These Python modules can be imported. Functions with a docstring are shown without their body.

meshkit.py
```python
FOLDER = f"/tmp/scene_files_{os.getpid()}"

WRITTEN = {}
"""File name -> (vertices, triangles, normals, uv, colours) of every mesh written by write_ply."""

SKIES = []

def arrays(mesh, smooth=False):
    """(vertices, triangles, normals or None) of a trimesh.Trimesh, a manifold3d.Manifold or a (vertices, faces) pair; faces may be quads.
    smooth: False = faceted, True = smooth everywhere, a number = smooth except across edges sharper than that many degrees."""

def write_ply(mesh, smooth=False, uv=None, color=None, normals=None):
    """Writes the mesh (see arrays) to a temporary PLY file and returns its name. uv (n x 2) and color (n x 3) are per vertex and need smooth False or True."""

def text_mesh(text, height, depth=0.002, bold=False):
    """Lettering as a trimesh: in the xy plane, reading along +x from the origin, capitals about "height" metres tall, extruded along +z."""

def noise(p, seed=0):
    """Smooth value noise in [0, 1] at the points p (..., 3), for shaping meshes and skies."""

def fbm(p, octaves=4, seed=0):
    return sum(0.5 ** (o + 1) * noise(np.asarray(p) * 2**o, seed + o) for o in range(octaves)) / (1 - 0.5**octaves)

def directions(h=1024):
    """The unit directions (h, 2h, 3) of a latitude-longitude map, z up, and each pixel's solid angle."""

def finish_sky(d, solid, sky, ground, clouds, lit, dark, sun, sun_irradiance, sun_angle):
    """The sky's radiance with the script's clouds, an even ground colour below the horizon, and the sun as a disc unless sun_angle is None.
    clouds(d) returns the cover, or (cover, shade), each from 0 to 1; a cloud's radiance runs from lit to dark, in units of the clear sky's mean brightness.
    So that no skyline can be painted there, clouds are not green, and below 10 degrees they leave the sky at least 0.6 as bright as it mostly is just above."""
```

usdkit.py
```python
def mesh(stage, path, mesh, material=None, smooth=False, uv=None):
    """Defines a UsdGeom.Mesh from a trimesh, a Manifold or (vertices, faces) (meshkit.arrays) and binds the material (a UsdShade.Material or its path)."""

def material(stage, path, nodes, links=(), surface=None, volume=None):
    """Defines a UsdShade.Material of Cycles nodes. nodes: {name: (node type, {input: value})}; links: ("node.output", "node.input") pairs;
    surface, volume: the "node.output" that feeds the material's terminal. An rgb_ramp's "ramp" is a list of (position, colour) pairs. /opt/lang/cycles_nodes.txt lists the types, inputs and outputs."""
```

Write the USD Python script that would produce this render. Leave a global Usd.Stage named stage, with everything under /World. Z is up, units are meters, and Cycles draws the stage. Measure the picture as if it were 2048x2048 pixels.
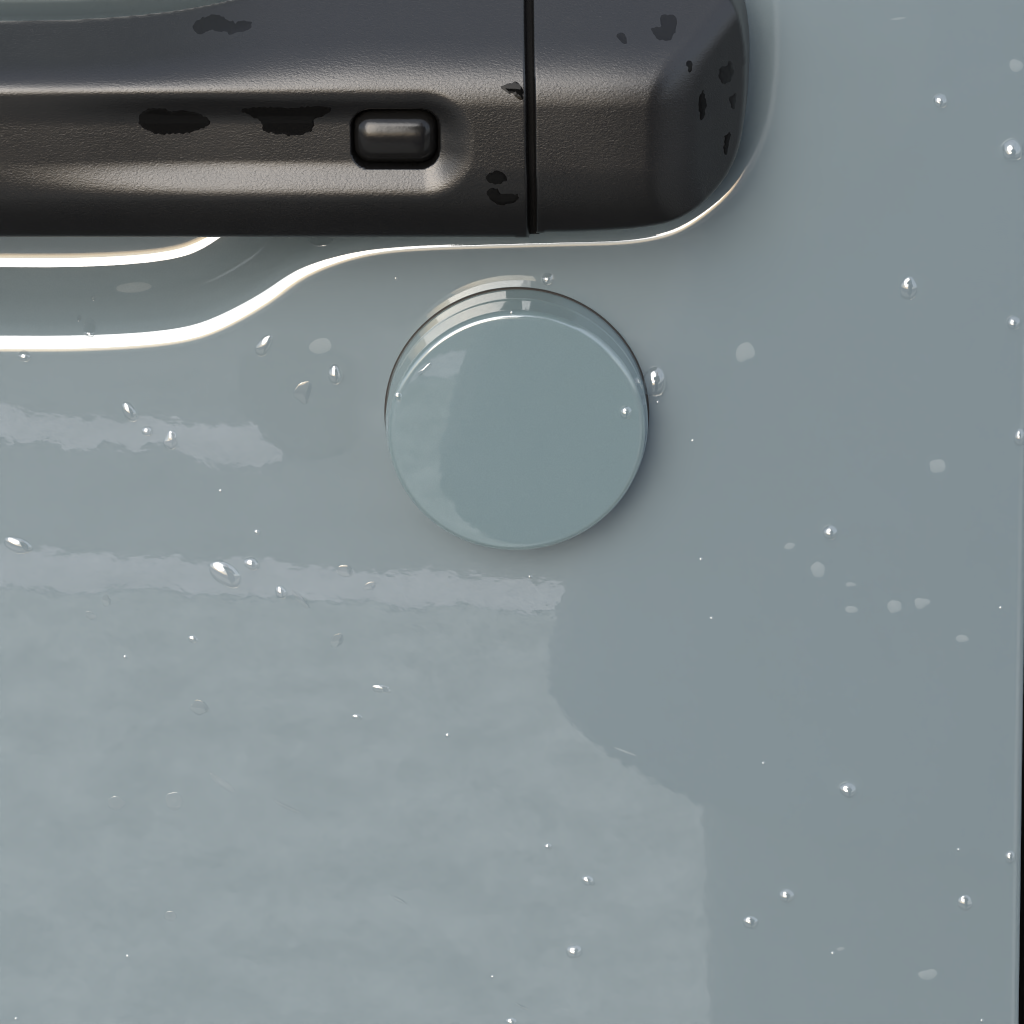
import math
import numpy as np
import trimesh
import manifold3d as m3
from scipy.spatial import cKDTree
from scipy.interpolate import CubicSpline, PchipInterpolator, RegularGridInterpolator
from shapely.geometry import Polygon
from shapely import contains_xy
import usdkit
import meshkit
from pxr import Usd, UsdGeom, UsdLux, UsdShade, Gf, Sdf, Vt

stage = Usd.Stage.CreateInMemory()
UsdGeom.SetStageUpAxis(stage, UsdGeom.Tokens.z)
UsdGeom.SetStageMetersPerUnit(stage, 1.0)
world = UsdGeom.Xform.Define(stage, '/World')
UsdGeom.Scope.Define(stage, '/World/Looks')
MM = 0.001
Z0 = 0.95                       # height of the frame's middle above the ground, metres

# ------------------------------------------------------------------ camera
PITCH = math.radians(20.4)
DIST = 380.0                    # mm
WID = 112.6                     # mm across the picture at DIST
EXPOSURE = 1.16
f_, u_ = np.array([0, math.cos(PITCH), -math.sin(PITCH)]), np.array([0, math.sin(PITCH), math.cos(PITCH)])
CAM = -f_ * DIST                # mm, panel coordinates (x right, y into the car, z up, origin on the paint)
cam = UsdGeom.Camera.Define(stage, '/World/camera')
cam.CreateHorizontalApertureAttr(36.0)
cam.CreateVerticalApertureAttr(36.0)
cam.CreateFocalLengthAttr(36.0 * DIST / WID)
cam.CreateClippingRangeAttr(Gf.Vec2f(0.02, 500.0))
cam.CreateExposureAttr(EXPOSURE)
cam.AddTranslateOp().Set(Gf.Vec3d(*(CAM * MM + np.array([0, 0, Z0]))))
cam.AddRotateXOp().Set(90.0 - math.degrees(PITCH))

# ------------------------------------------------------------------ sky and veiled sun
SUN_EL, SUN_AZ = math.radians(27), math.radians(-18)    # azimuth from straight out of the door, left negative
sd = np.array([math.cos(SUN_EL) * math.sin(SUN_AZ), -math.cos(SUN_EL) * math.cos(SUN_AZ), math.sin(SUN_EL)])
SKY = 0.12
dome = UsdLux.DomeLight.Define(stage, '/World/sky')
dome.GetPrim().SetCustomDataByKey('kind', 'structure')
sky_mat = usdkit.material(stage, '/World/Looks/sky', {
    's': ('sky_texture', {'sky_type': 'single_scattering', 'sun_disc': False, 'sun_elevation': SUN_EL,
                          'sun_rotation': math.atan2(sd[0], sd[1]), 'aerosol_density': 3.0, 'air_density': 1.0}),
    'tc': ('texture_coordinate', {}),
    'n': ('noise_texture', {'scale': 2.5, 'detail': 5.0, 'roughness': 0.55}),
    'f': ('map_range', {'from_min': 0.3, 'from_max': 0.7, 'to_min': 0.30, 'to_max': 0.70, 'clamp': True}),
    'm': ('mix_color', {'blend_type': 'mix', 'b': (5.5, 5.9, 6.7), 'use_clamp': False}),      # thin high cloud all over the sky
    'b': ('background_shader', {'strength': SKY}),
}, [('tc.generated', 'n.vector'), ('n.fac', 'f.value'), ('f.result', 'm.fac'), ('s.color', 'm.a'), ('m.result', 'b.color')], surface='b.background')
UsdShade.MaterialBindingAPI.Apply(dome.GetPrim()).Bind(sky_mat)
sun = UsdLux.DistantLight.Define(stage, '/World/sun')
sun.CreateIntensityAttr(0.26)
sun.CreateNormalizeAttr(True) if hasattr(sun, 'CreateNormalizeAttr') else None
sun.CreateAngleAttr(44.0)
sun.CreateColorAttr(Gf.Vec3f(1.0, 0.98, 0.955))
zax = sd / np.linalg.norm(sd)
xax = np.cross([0, 0, 1.0], zax); xax /= np.linalg.norm(xax)
yax = np.cross(zax, xax)
M = Gf.Matrix4d(*xax, 0, *yax, 0, *zax, 0, 0, 0, 0, 1)
sun.AddTransformOp().Set(M)

# ------------------------------------------------------------------ helpers
used = {}


def numbered(parent, name):
    k = (parent, name)
    n = used.get(k, 0)
    used[k] = n + 1
    return name if n == 0 else f'{name}_{n:03d}'


def tag(p, label=None, category=None, group=None, kind=None):
    p = p.GetPrim() if hasattr(p, 'GetPrim') else p
    for k, v in (('label', label), ('category', category), ('group', group), ('kind', kind)):
        if v:
            p.SetCustomDataByKey(k, v)
    return p


def obj(name, v, f, mat, parent='/World', normals=None, smooth=30):
    """One Mesh prim. v in metres, world coordinates."""
    path = parent + '/' + numbered(parent, name)
    if normals is None:
        return usdkit.mesh(stage, path, (v, f), mat, smooth=smooth)
    m = usdkit.mesh(stage, path, (v, f), mat, smooth=False)
    m.CreateNormalsAttr(Vt.Vec3fArray.FromNumpy(np.asarray(normals, np.float32)))
    m.SetNormalsInterpolation('vertex')
    return m


def to_world(p):
    """mm, (x, depth towards the camera, z) -> metres"""
    p = np.asarray(p, float)
    return np.stack([p[..., 0], -p[..., 1], p[..., 2]], -1) * MM + np.array([0, 0, Z0])


def at(px, py, d=0.0):
    """the point (x, z) at depth d (mm proud of the paint) which stands at this spot of the frame"""
    px, py = np.asarray(px, float), np.asarray(py, float)
    a = (px - 1024) / 2048 * WID / DIST
    b = -(py - 1024) / 2048 * WID / DIST
    dx, dy, dz = a, f_[1] + b * u_[1], f_[2] + b * u_[2]
    t = (-np.asarray(d, float) - CAM[1]) / dy
    return CAM[0] + t * dx, CAM[2] + t * dz


def quads(nr, nc):
    i, j = np.meshgrid(np.arange(nr - 1), np.arange(nc - 1), indexing='ij')
    a = (i * nc + j).ravel()
    return np.stack([a, a + 1, a + nc + 1, a + nc], 1)


def tris(q):
    return np.vstack([q[:, [0, 1, 2]], q[:, [0, 2, 3]]])


def compact(v, f, n=None):
    keep = np.unique(f)
    idx = np.full(len(v), -1)
    idx[keep] = np.arange(len(keep))
    return v[keep], idx[f], (None if n is None else n[keep])


def sstep(a, b, x):
    t = np.clip((np.asarray(x, float) - a) / (b - a), 0, 1)
    return t * t * (3 - 2 * t)


def smin(a, b, k):
    h = np.clip(0.5 + 0.5 * (b - a) / k, 0, 1)
    return b * (1 - h) + a * h - k * h * (1 - h)


def vnormals(v, f):
    n = np.zeros_like(v)
    fn = np.cross(v[f[:, 1]] - v[f[:, 0]], v[f[:, 2]] - v[f[:, 0]])
    for k in range(3):
        np.add.at(n, f[:, k], fn)
    return n / np.maximum(np.linalg.norm(n, axis=1, keepdims=True), 1e-30)


def dense(poly, step=0.04):
    """closed polyline resampled evenly"""
    p = np.vstack([poly, poly[:1]])
    l = np.r_[0, np.cumsum(np.linalg.norm(np.diff(p, axis=0), axis=1))]
    s = np.arange(0, l[-1], step)
    return np.stack([np.interp(s, l, p[:, 0]), np.interp(s, l, p[:, 1])], 1)


class Outline:
    def __init__(self, pts, step=0.04):
        self.pts = dense(np.asarray(pts, float), step)
        self.tree = cKDTree(self.pts)
        self.poly = Polygon(np.asarray(pts, float))

    def __call__(self, x, z):
        """signed distance, positive inside, and the inward direction"""
        q = np.stack([np.ravel(x), np.ravel(z)], 1)
        d, i = self.tree.query(q)
        ins = contains_xy(self.poly, q[:, 0], q[:, 1])
        s = np.where(ins, d, -d)
        g = (q - self.pts[i]) / np.maximum(d, 1e-9)[:, None]
        g = np.where(ins[:, None], g, -g)
        return s.reshape(np.shape(x)), g.reshape(np.shape(x) + (2,)), self.pts[i].reshape(np.shape(x) + (2,))


# ------------------------------------------------------------------ materials
L = '/World/Looks/'
SX = ('geometry', {})


def mat_paint(name, col):
    return usdkit.material(stage, L + name, {
        'g': ('geometry', {}),
        'n1': ('noise_texture', {'scale': 700.0, 'detail': 2.0, 'roughness': 0.5}),
        'n2': ('noise_texture', {'scale': 90.0, 'detail': 3.0, 'roughness': 0.6}),
        'fl': ('noise_texture', {'scale': 9000.0, 'detail': 0.0}),
        'n3': ('noise_texture', {'scale': 55.0, 'detail': 6.0, 'roughness': 0.7}),
        'cr2': ('map_range', {'from_min': 0.35, 'from_max': 0.7, 'to_min': 0.004, 'to_max': 0.016}),
        'cr': ('rgb_ramp', {'ramp': [(0.3, tuple(c * 0.96 for c in col)), (0.7, tuple(c * 1.04 for c in col))]}),
        'a': ('math', {'math_type': 'multiply', 'value2': 0.35}),
        'h': ('math', {'math_type': 'add'}),
        'b': ('bump', {'strength': 1.0, 'distance': 0.000005}),
        'p': ('principled_bsdf', {'roughness': 0.75, 'specular_ior_level': 0.2, 'coat_weight': 1.0, 'coat_roughness': 0.015, 'coat_ior': 2.1}),
    }, [('g.position', 'n1.vector'), ('g.position', 'n2.vector'), ('g.position', 'fl.vector'), ('g.position', 'n3.vector'), ('n3.fac', 'cr2.value'), ('cr2.result', 'p.coat_roughness'), ('fl.fac', 'cr.fac'), ('cr.color', 'p.base_color'),
        ('n1.fac', 'a.value1'), ('a.value', 'h.value1'), ('n2.fac', 'h.value2'), ('h.value', 'b.height'), ('b.normal', 'p.coat_normal')], surface='p.BSDF')


PAINT = mat_paint('paint', (0.132, 0.171, 0.190))
CAP_PAINT = mat_paint('cover_paint', (0.113, 0.161, 0.176))
PLASTIC = usdkit.material(stage, L + 'grained_plastic', {
    'g': ('geometry', {}),
    'm': ('mapping', {'scale': (0.75, 1.0, 1.35)}),
    'd': ('noise_texture', {'scale': 900.0, 'detail': 1.0}),
    'n': ('noise_texture', {'scale': 4400.0, 'detail': 2.0, 'roughness': 0.5, 'distortion': 0.8}),
    'n2': ('noise_texture', {'scale': 60.0, 'detail': 3.0}),
    'rr': ('map_range', {'from_min': 0.3, 'from_max': 0.7, 'to_min': 0.25, 'to_max': 0.32}),
    'b': ('bump', {'strength': 1.0, 'distance': 0.000024}),
    'p': ('principled_bsdf', {'base_color': (0.0012, 0.0012, 0.0012), 'specular_ior_level': 0.66}),
}, [('g.position', 'm.vector'), ('m.vector', 'n.vector'), ('n.fac', 'b.height'), ('b.normal', 'p.normal'), ('g.position', 'n2.vector'), ('n2.fac', 'rr.value'), ('rr.result', 'p.roughness')], surface='p.BSDF')
GLOSS_PLASTIC = usdkit.material(stage, L + 'button_plastic', {
    'g': ('geometry', {}),
    'n': ('noise_texture', {'scale': 1500.0, 'detail': 2.0}),
    'b': ('bump', {'strength': 1.0, 'distance': 0.000012}),
    'p': ('principled_bsdf', {'base_color': (0.003, 0.003, 0.003), 'roughness': 0.18, 'specular_ior_level': 0.38}),
}, [('g.position', 'n.vector'), ('n.fac', 'b.height'), ('b.normal', 'p.normal')], surface='p.BSDF')
RUBBER = usdkit.material(stage, L + 'rubber', {'p': ('principled_bsdf', {'base_color': (0.002, 0.002, 0.002), 'roughness': 0.7, 'specular_ior_level': 0.1})}, surface='p.BSDF')
GASKET = usdkit.material(stage, L + 'dusty_rubber', {'p': ('principled_bsdf', {'base_color': (0.030, 0.028, 0.026), 'roughness': 0.6, 'specular_ior_level': 0.3})}, surface='p.BSDF')
WET = usdkit.material(stage, L + 'water_film_on_black', {'p': ('principled_bsdf', {'base_color': (0.002, 0.002, 0.002), 'roughness': 0.05, 'ior': 1.33, 'specular_ior_level': 0.2})}, surface='p.BSDF')
WET_SHINY = usdkit.material(stage, L + 'thin_water_film', {'p': ('principled_bsdf', {'base_color': (0.002, 0.002, 0.002), 'roughness': 0.12, 'ior': 1.33, 'specular_ior_level': 0.62})}, surface='p.BSDF')
WATER = usdkit.material(stage, L + 'water', {
    'f': ('fresnel', {'IOR': 2.1}),
    'lw': ('layer_weight', {'blend': 0.5}),
    'pw': ('math', {'math_type': 'power', 'value2': 1.6}),
    'k': ('math', {'math_type': 'multiply', 'value2': 0.9}),
    'geo': ('geometry', {}),
    'inv': ('math', {'math_type': 'subtract', 'value1': 1.0}),
    'ff': ('math', {'math_type': 'multiply'}),
    'kk': ('math', {'math_type': 'multiply'}),
    't': ('transparent_bsdf', {'color': (0.98, 0.985, 0.985)}),
    'r': ('refraction_bsdf', {'color': (1, 1, 1), 'roughness': 0.0, 'IOR': 1.333}),
    'g': ('glossy_bsdf', {'color': (1, 1, 1), 'roughness': 0.0}),
    'm': ('mix_closure', {}),
    'o': ('mix_closure', {}),
}, [('lw.facing', 'pw.value1'), ('pw.value', 'k.value1'), ('geo.backfacing', 'inv.value2'), ('k.value', 'kk.value1'), ('inv.value', 'kk.value2'), ('kk.value', 'm.fac'), ('f.fac', 'ff.value1'), ('inv.value', 'ff.value2'), ('t.BSDF', 'm.closure1'), ('r.BSDF', 'm.closure2'),
    ('ff.value', 'o.fac'), ('m.closure', 'o.closure1'), ('g.BSDF', 'o.closure2')], surface='o.closure')

RESIDUE_AND_SHEEN = usdkit.material(stage, L + 'drying_water_and_sheen', {  # whitish drying water; also paints the sky sheen of the pocket smear
    't': ('transparent_bsdf', {'color': (1, 1, 1)}),
    'd': ('diffuse_bsdf', {'color': (0.74, 0.78, 0.77)}),
    'lw': ('layer_weight', {'blend': 0.5}),
    'k': ('map_range', {'from_min': 0.0, 'from_max': 0.8, 'to_min': 0.042, 'to_max': 0.0, 'clamp': True}),
    'm': ('mix_closure', {}),
}, [('lw.facing', 'k.value'), ('k.result', 'm.fac'), ('t.BSDF', 'm.closure1'), ('d.BSDF', 'm.closure2')], surface='m.closure')

# ------------------------------------------------------------------ ground behind the photographer (seen in the paint)
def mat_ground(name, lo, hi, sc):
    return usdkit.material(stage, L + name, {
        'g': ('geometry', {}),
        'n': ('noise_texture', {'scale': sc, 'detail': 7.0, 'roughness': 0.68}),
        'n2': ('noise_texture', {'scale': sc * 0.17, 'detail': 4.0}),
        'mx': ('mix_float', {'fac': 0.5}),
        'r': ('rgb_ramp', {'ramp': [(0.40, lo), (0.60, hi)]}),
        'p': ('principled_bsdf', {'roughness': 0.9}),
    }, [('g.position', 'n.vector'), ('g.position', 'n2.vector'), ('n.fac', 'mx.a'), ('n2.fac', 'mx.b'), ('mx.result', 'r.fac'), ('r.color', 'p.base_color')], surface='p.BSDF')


def reflect_at(px, py, Y):
    """where the paint, seen at this spot, shows the plane Y metres out from the door (x, z in metres)"""
    x, z = at(px, py)
    d = np.array([x, -CAM[1], z - CAM[2]])
    k = (Y / MM) / d[1]
    return (x + d[0] * k) * MM, (z + d[2] * k) * MM + Z0


def ground_at(px, py):
    x, z = at(px, py)
    d = np.array([x, -CAM[1], z - CAM[2]])
    k = (Z0 / MM + z) / -d[2]
    return (x + d[0] * k) * MM, -(d[1] * k) * MM


ASPHALT_CAR_SHADE = mat_ground('asphalt', (0.025, 0.025, 0.026), (0.05, 0.05, 0.051), 30.0)  # asphalt, its colour darkened to carry the shade the car would cast
CONCRETE = mat_ground('concrete', (0.105, 0.106, 0.098), (0.31, 0.312, 0.290), 95.0)
PALE = mat_ground('pale_kerb', (0.29, 0.271, 0.278), (0.48, 0.45, 0.458), 60.0)
DAMP = mat_ground('damp_ground', (0.012, 0.012, 0.012), (0.03, 0.03, 0.03), 40.0)
MID = mat_ground('gutter_stone', (0.045, 0.045, 0.046), (0.105, 0.105, 0.107), 60.0)
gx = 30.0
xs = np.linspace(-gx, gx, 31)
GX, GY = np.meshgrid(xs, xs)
g = obj('ground', np.stack([GX, GY, np.zeros_like(GX)], -1).reshape(-1, 3), tris(quads(31, 31)), ASPHALT_CAR_SHADE)
tag(g, 'grey asphalt ground beside the car, darkened to stand for the car shadow', 'ground', kind='structure')


def strip(edge0, edge1, z, mat, name, label, seed=1, rag=0.02, x1=9.0):
    """a band of paving between two lines, each given by two spots of the frame that mirror it"""
    n = 5400
    x = np.linspace(-9, x1, n)
    r = np.random.default_rng(seed)
    rows = []
    for e_ in (edge0, edge1):
        if isinstance(e_, float):
            rows.append(np.full(n, e_))
            continue
        (xa, ya), (xb, yb) = ground_at(*e_[0]), ground_at(*e_[1])
        rows.append(ya + (yb - ya) / (xb - xa) * (x - xa) + rag * 4.0 * (meshkit.fbm(np.stack([x * 34.0, np.full(n, seed + len(rows) * 7.3), np.zeros(n)], -1), 6, seed) - 0.5))
    v = np.vstack([np.stack([x, rows[1], np.full(n, z)], 1), np.stack([x, rows[0], np.full(n, z)], 1)])
    tag(obj(name, v, tris(quads(2, n)), mat), label, kind='structure')


strip(-0.75, ((0, 1130), (1060, 1190)), 0.001, CONCRETE, 'pavement', 'pale concrete pavement beside the car, mirrored in the lower paint', 1, 0.012)
strip(((0, 1175), (1060, 1225)), ((0, 1098), (1060, 1165)), 0.0022, PALE, 'kerb_line', 'pale kerb mirrored as a band across the paint below the lock cover', 2, 0.009)
strip(((0, 1130), (1060, 1190)), ((0, 640), (530, 650)), 0.0015, MID, 'gutter', 'grey stone gutter mirrored between two pale bands', 3, 0.012)
wp = [(490, 720), (478, 780), (498, 840), (540, 885), (600, 912), (680, 905), (716, 868), (712, 800), (705, 745), (680, 700), (590, 688)]
wl = np.array([ground_at(a, b) for a, b in wp])
wl = CubicSpline(np.arange(len(wl) + 1), np.vstack([wl, wl[:1]]), bc_type='periodic')(np.linspace(0, len(wl), 120, endpoint=False))
wv = np.vstack([np.c_[wl.mean(0)[None], 0.0032], np.c_[wl, np.full(120, 0.0032)]])
wf = np.array([(0, 1 + k, 1 + (k + 1) % 120) for k in range(120)])
tag(obj('damp_patch', wv, wf, DAMP), 'dark round damp patch on the ground, mirrored left of the lock cover', kind='structure')
strip(((0, 882), (530, 925)), ((0, 820), (530, 868)), 0.0026, PALE, 'edge_line', 'pale line mirrored as a band across the paint at the left', 4, 0.02, float(ground_at(575, 880)[0]))

# ------------------------------------------------------------------ the photographer, mirrored in the paint and the drops
PY = 0.60                       # metres out from the door


def balls(pts, res=0.012):
    parts = []
    for (p, r), (q_, r2) in zip(pts[:-1], pts[1:]):
        a_ = m3.Manifold.sphere(r, 28).translate(list(map(float, p)))
        b_ = m3.Manifold.sphere(r2, 28).translate(list(map(float, q_)))
        parts.append(m3.Manifold.batch_hull([a_, b_]))
    return m3.Manifold.batch_boolean(parts, m3.OpType.Add)


def ell(c, r):
    return m3.Manifold.sphere(1.0, 40).scale(list(map(float, r))).translate(list(map(float, c)))


def put(name, man, mat, parent, edge=0.012):
    me = man.refine_to_length(edge).to_mesh()
    t_ = trimesh.Trimesh(me.vert_properties[:, :3], me.tri_verts)
    trimesh.smoothing.filter_taubin(t_, iterations=12)
    return obj(name, t_.vertices, t_.faces, mat, parent, smooth=True)


def plain(name, col, rough=0.8):
    return usdkit.material(stage, L + name, {
        'g': ('geometry', {}), 'n': ('noise_texture', {'scale': 40.0, 'detail': 4.0}),
        'r': ('rgb_ramp', {'ramp': [(0.3, tuple(c * 0.8 for c in col)), (0.7, tuple(c * 1.2 for c in col))]}),
        'p': ('principled_bsdf', {'roughness': rough})}, [('g.position', 'n.vector'), ('n.fac', 'r.fac'), ('r.color', 'p.base_color')], surface='p.BSDF')


hem_x, hem_z = reflect_at(1230, 1570, PY + 0.17)
leg_x, _ = reflect_at(1395, 1800, PY + 0.17)
coat_l, _ = reflect_at(1085, 1250, PY + 0.17)
bxc = coat_l + 0.235            # middle of the body
person = UsdGeom.Xform.Define(stage, '/World/person')
tag(person, 'person in a dark blue coat taking the picture, mirrored dimly in the paint', 'person')
PE = '/World/person'
yb = -(PY + 0.17)
lens = CAM * MM + np.array([0, 0, Z0])
bx2 = bxc + 0.055
head_c = np.array([bx2 - 0.02, yb + 0.04, 1.60])
skin = [balls([((bx2, yb, 1.30), 0.062), ((head_c[0], head_c[1], 1.50), 0.058)]), ell(head_c, (0.076, 0.096, 0.118)), ell(head_c + [0, 0.10, -0.015], (0.016, 0.024, 0.024)),
        ell(head_c + [-0.078, 0, 0], (0.014, 0.028, 0.034)), ell(head_c + [0.078, 0, 0], (0.014, 0.028, 0.034)), ell(head_c + [0, 0.085, -0.06], (0.027, 0.014, 0.012)),
        m3.Manifold.batch_hull([ell((bx2, yb, 1.0), (0.13, 0.10, 0.1)), ell((bx2, yb, 1.33), (0.16, 0.08, 0.08))])]
pm = lens + np.array([0.118, -0.034, 0.024])                       # right palm, behind the phone's end
wr = lens + np.array([0.165, -0.075, -0.02])
sh_r, el_r = np.array([bx2 + 0.17, yb + 0.02, 1.35]), np.array([bx2 + 0.22, yb + 0.12, 1.10])
skin.append(balls([(sh_r, 0.045), (el_r, 0.036), (wr, 0.026), (wr * 0.4 + pm * 0.6, 0.023), (pm, 0.019)]))
for kf in range(4):
    b0 = pm + np.array([0.004, -0.004, 0.024 - kf * 0.017])
    b1 = b0 + np.array([-0.020, -0.006, 0.008])
    b2 = b1 + np.array([-(0.024 - 0.002 * abs(kf - 1)), 0.004, 0.004])
    skin.append(balls([(b0, 0.0095), (b1, 0.0088), (b2, 0.0078)]))
t0_ = pm + np.array([0.010, -0.004, 0.0])
skin.append(balls([(t0_, 0.012), (t0_ + [0.0, 0.026, 0.018], 0.010), (t0_ + [-0.020, 0.040, 0.026], 0.009)]))
sh_l, el_l, wl_ = np.array([bx2 - 0.17, yb + 0.0, 1.35]), np.array([bx2 - 0.20, yb - 0.05, 1.07]), np.array([bx2 - 0.19, yb + 0.0, 0.85])
pl_ = wl_ + np.array([0.0, 0.012, -0.075])
skin.append(balls([(sh_l, 0.045), (el_l, 0.036), (wl_, 0.025), (pl_, 0.026)]))
for kf in range(4):                                                # the left hand hangs, lightly curled
    b0 = pl_ + np.array([0.0, 0.026 - kf * 0.017, -0.016])
    b1 = b0 + np.array([0.006, 0.002, -0.036 + 0.004 * abs(kf - 1)])
    b2 = b1 + np.array([0.014, 0.0, -0.022])
    skin.append(balls([(b0, 0.0095), (b1, 0.0088), (b2, 0.0078)]))
t0_ = pl_ + np.array([0.004, 0.028, 0.03])
skin.append(balls([(t0_, 0.012), (t0_ + [0.008, 0.018, -0.026], 0.010), (t0_ + [0.014, 0.020, -0.048], 0.009)]))
SKIN = plain('skin', (0.42, 0.27, 0.20), 0.5)
put('body', m3.Manifold.batch_boolean(skin, m3.OpType.Add), SKIN, PE, 0.006)
coat = [m3.Manifold.batch_hull([ell((bxc, yb, hem_z + 0.05), (0.235, 0.165, 0.05)), ell((bx2, yb, 1.0), (0.165, 0.125, 0.06))]),
        m3.Manifold.batch_hull([ell((bx2, yb, 1.0), (0.165, 0.125, 0.06)), ell((bx2, yb, 1.28), (0.18, 0.12, 0.1)), ell((bx2 - 0.14, yb, 1.36), (0.06, 0.07, 0.06)), ell((bx2 + 0.14, yb, 1.36), (0.06, 0.07, 0.06))]),
        balls([(sh_r, 0.068), (el_r, 0.056), (wr * 0.92 + el_r * 0.08, 0.037)]), balls([(sh_l, 0.068), (el_l, 0.054), (wl_ * 0.92 + el_l * 0.08, 0.038)])]
COAT = plain('coat_cloth', (0.022, 0.032, 0.062))
put('coat', m3.Manifold.batch_boolean(coat, m3.OpType.Add), COAT, PE, 0.02)
TROUSERS = plain('trouser_cloth', (0.085, 0.085, 0.09))
SHOE = plain('shoe_leather', (0.03, 0.03, 0.03), 0.5)
lw = leg_x + 0.085
for sgn in (-1, 1):
    lx = lw if sgn < 0 else 2 * bxc - lw
    put('trouser_leg', balls([((lx, yb, 0.82), 0.095), ((lx, yb, 0.50), 0.082), ((lx, yb, 0.10), 0.070)]), TROUSERS, PE, 0.02)
    put('shoe', m3.Manifold.batch_hull([ell((lx, yb - 0.05, 0.055), (0.042, 0.05, 0.045)), ell((lx, yb + 0.13, 0.04), (0.045, 0.06, 0.032))]), SHOE, PE, 0.02)
put('hair', ell(head_c + [0, -0.018, 0.035], (0.084, 0.098, 0.105)) - m3.Manifold.cube([0.3, 0.2, 0.16], True).translate(list(map(float, head_c + [0, 0.14, -0.035]))), plain('hair', (0.03, 0.022, 0.016)), PE, 0.01)
phone = UsdGeom.Xform.Define(stage, '/World/phone')
tag(phone, 'dark phone held up in both hands by the person taking the picture', 'phone')
pc = lens - f_ * 0.0075 + u_ * 0.026 + np.array([0.055, 0, 0])
pb = trimesh.creation.box((0.15, 0.0078, 0.073))
pb.apply_transform(np.array([[1, 0, 0, 0], [0, f_[1], u_[1], 0], [0, f_[2], u_[2], 0], [0, 0, 0, 1.0]]))
pb.apply_translation(pc)
obj('phone_body', np.array(pb.vertices), np.array(pb.faces), GLOSS_PLASTIC, '/World/phone')
lr = trimesh.creation.cylinder(0.006, 0.0012, sections=32)
lr.apply_transform(np.array([[1, 0, 0, 0], [0, u_[1], f_[1], 0], [0, u_[2], f_[2], 0], [0, 0, 0, 1.0]]))
lr.apply_translation(lens - f_ * 0.003)
obj('lens', np.array(lr.vertices), np.array(lr.faces), WET, '/World/phone')

# ------------------------------------------------------------------ door skin with its handle pocket
XE_PX = [(2049, -60), (2048, 0), (2043, 500), (2036, 880), (2032, 1150), (2027, 1500), (2020, 2048), (2018, 2200)]
e = np.array([at(a, b) for a, b in XE_PX])
edge_spl = PchipInterpolator(e[::-1, 1], e[::-1, 0])
zlo, zhi = e[:, 1].min(), e[:, 1].max()


def x_edge(z):
    zc = np.clip(z, zlo, zhi)
    return edge_spl(zc) + np.where(z > zhi, -(z - zhi) * 0.004, 0) + np.where(z < zlo, (z - zlo) * 0.012, 0)


rim_px = [(-200, 714), (0, 714), (120, 714), (240, 710), (340, 701), (420, 683), (500, 646), (570, 602), (620, 566), (680, 538), (750, 518), (850, 508),
          (1000, 503), (1150, 499), (1240, 496), (1310, 487), (1370, 467), (1430, 427), (1480, 378), (1520, 310), (1545, 240), (1558, 160), (1561, 80), (1558, 0), (1550, -60)]
rim = np.array([at(a, b) for a, b in rim_px])
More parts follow.
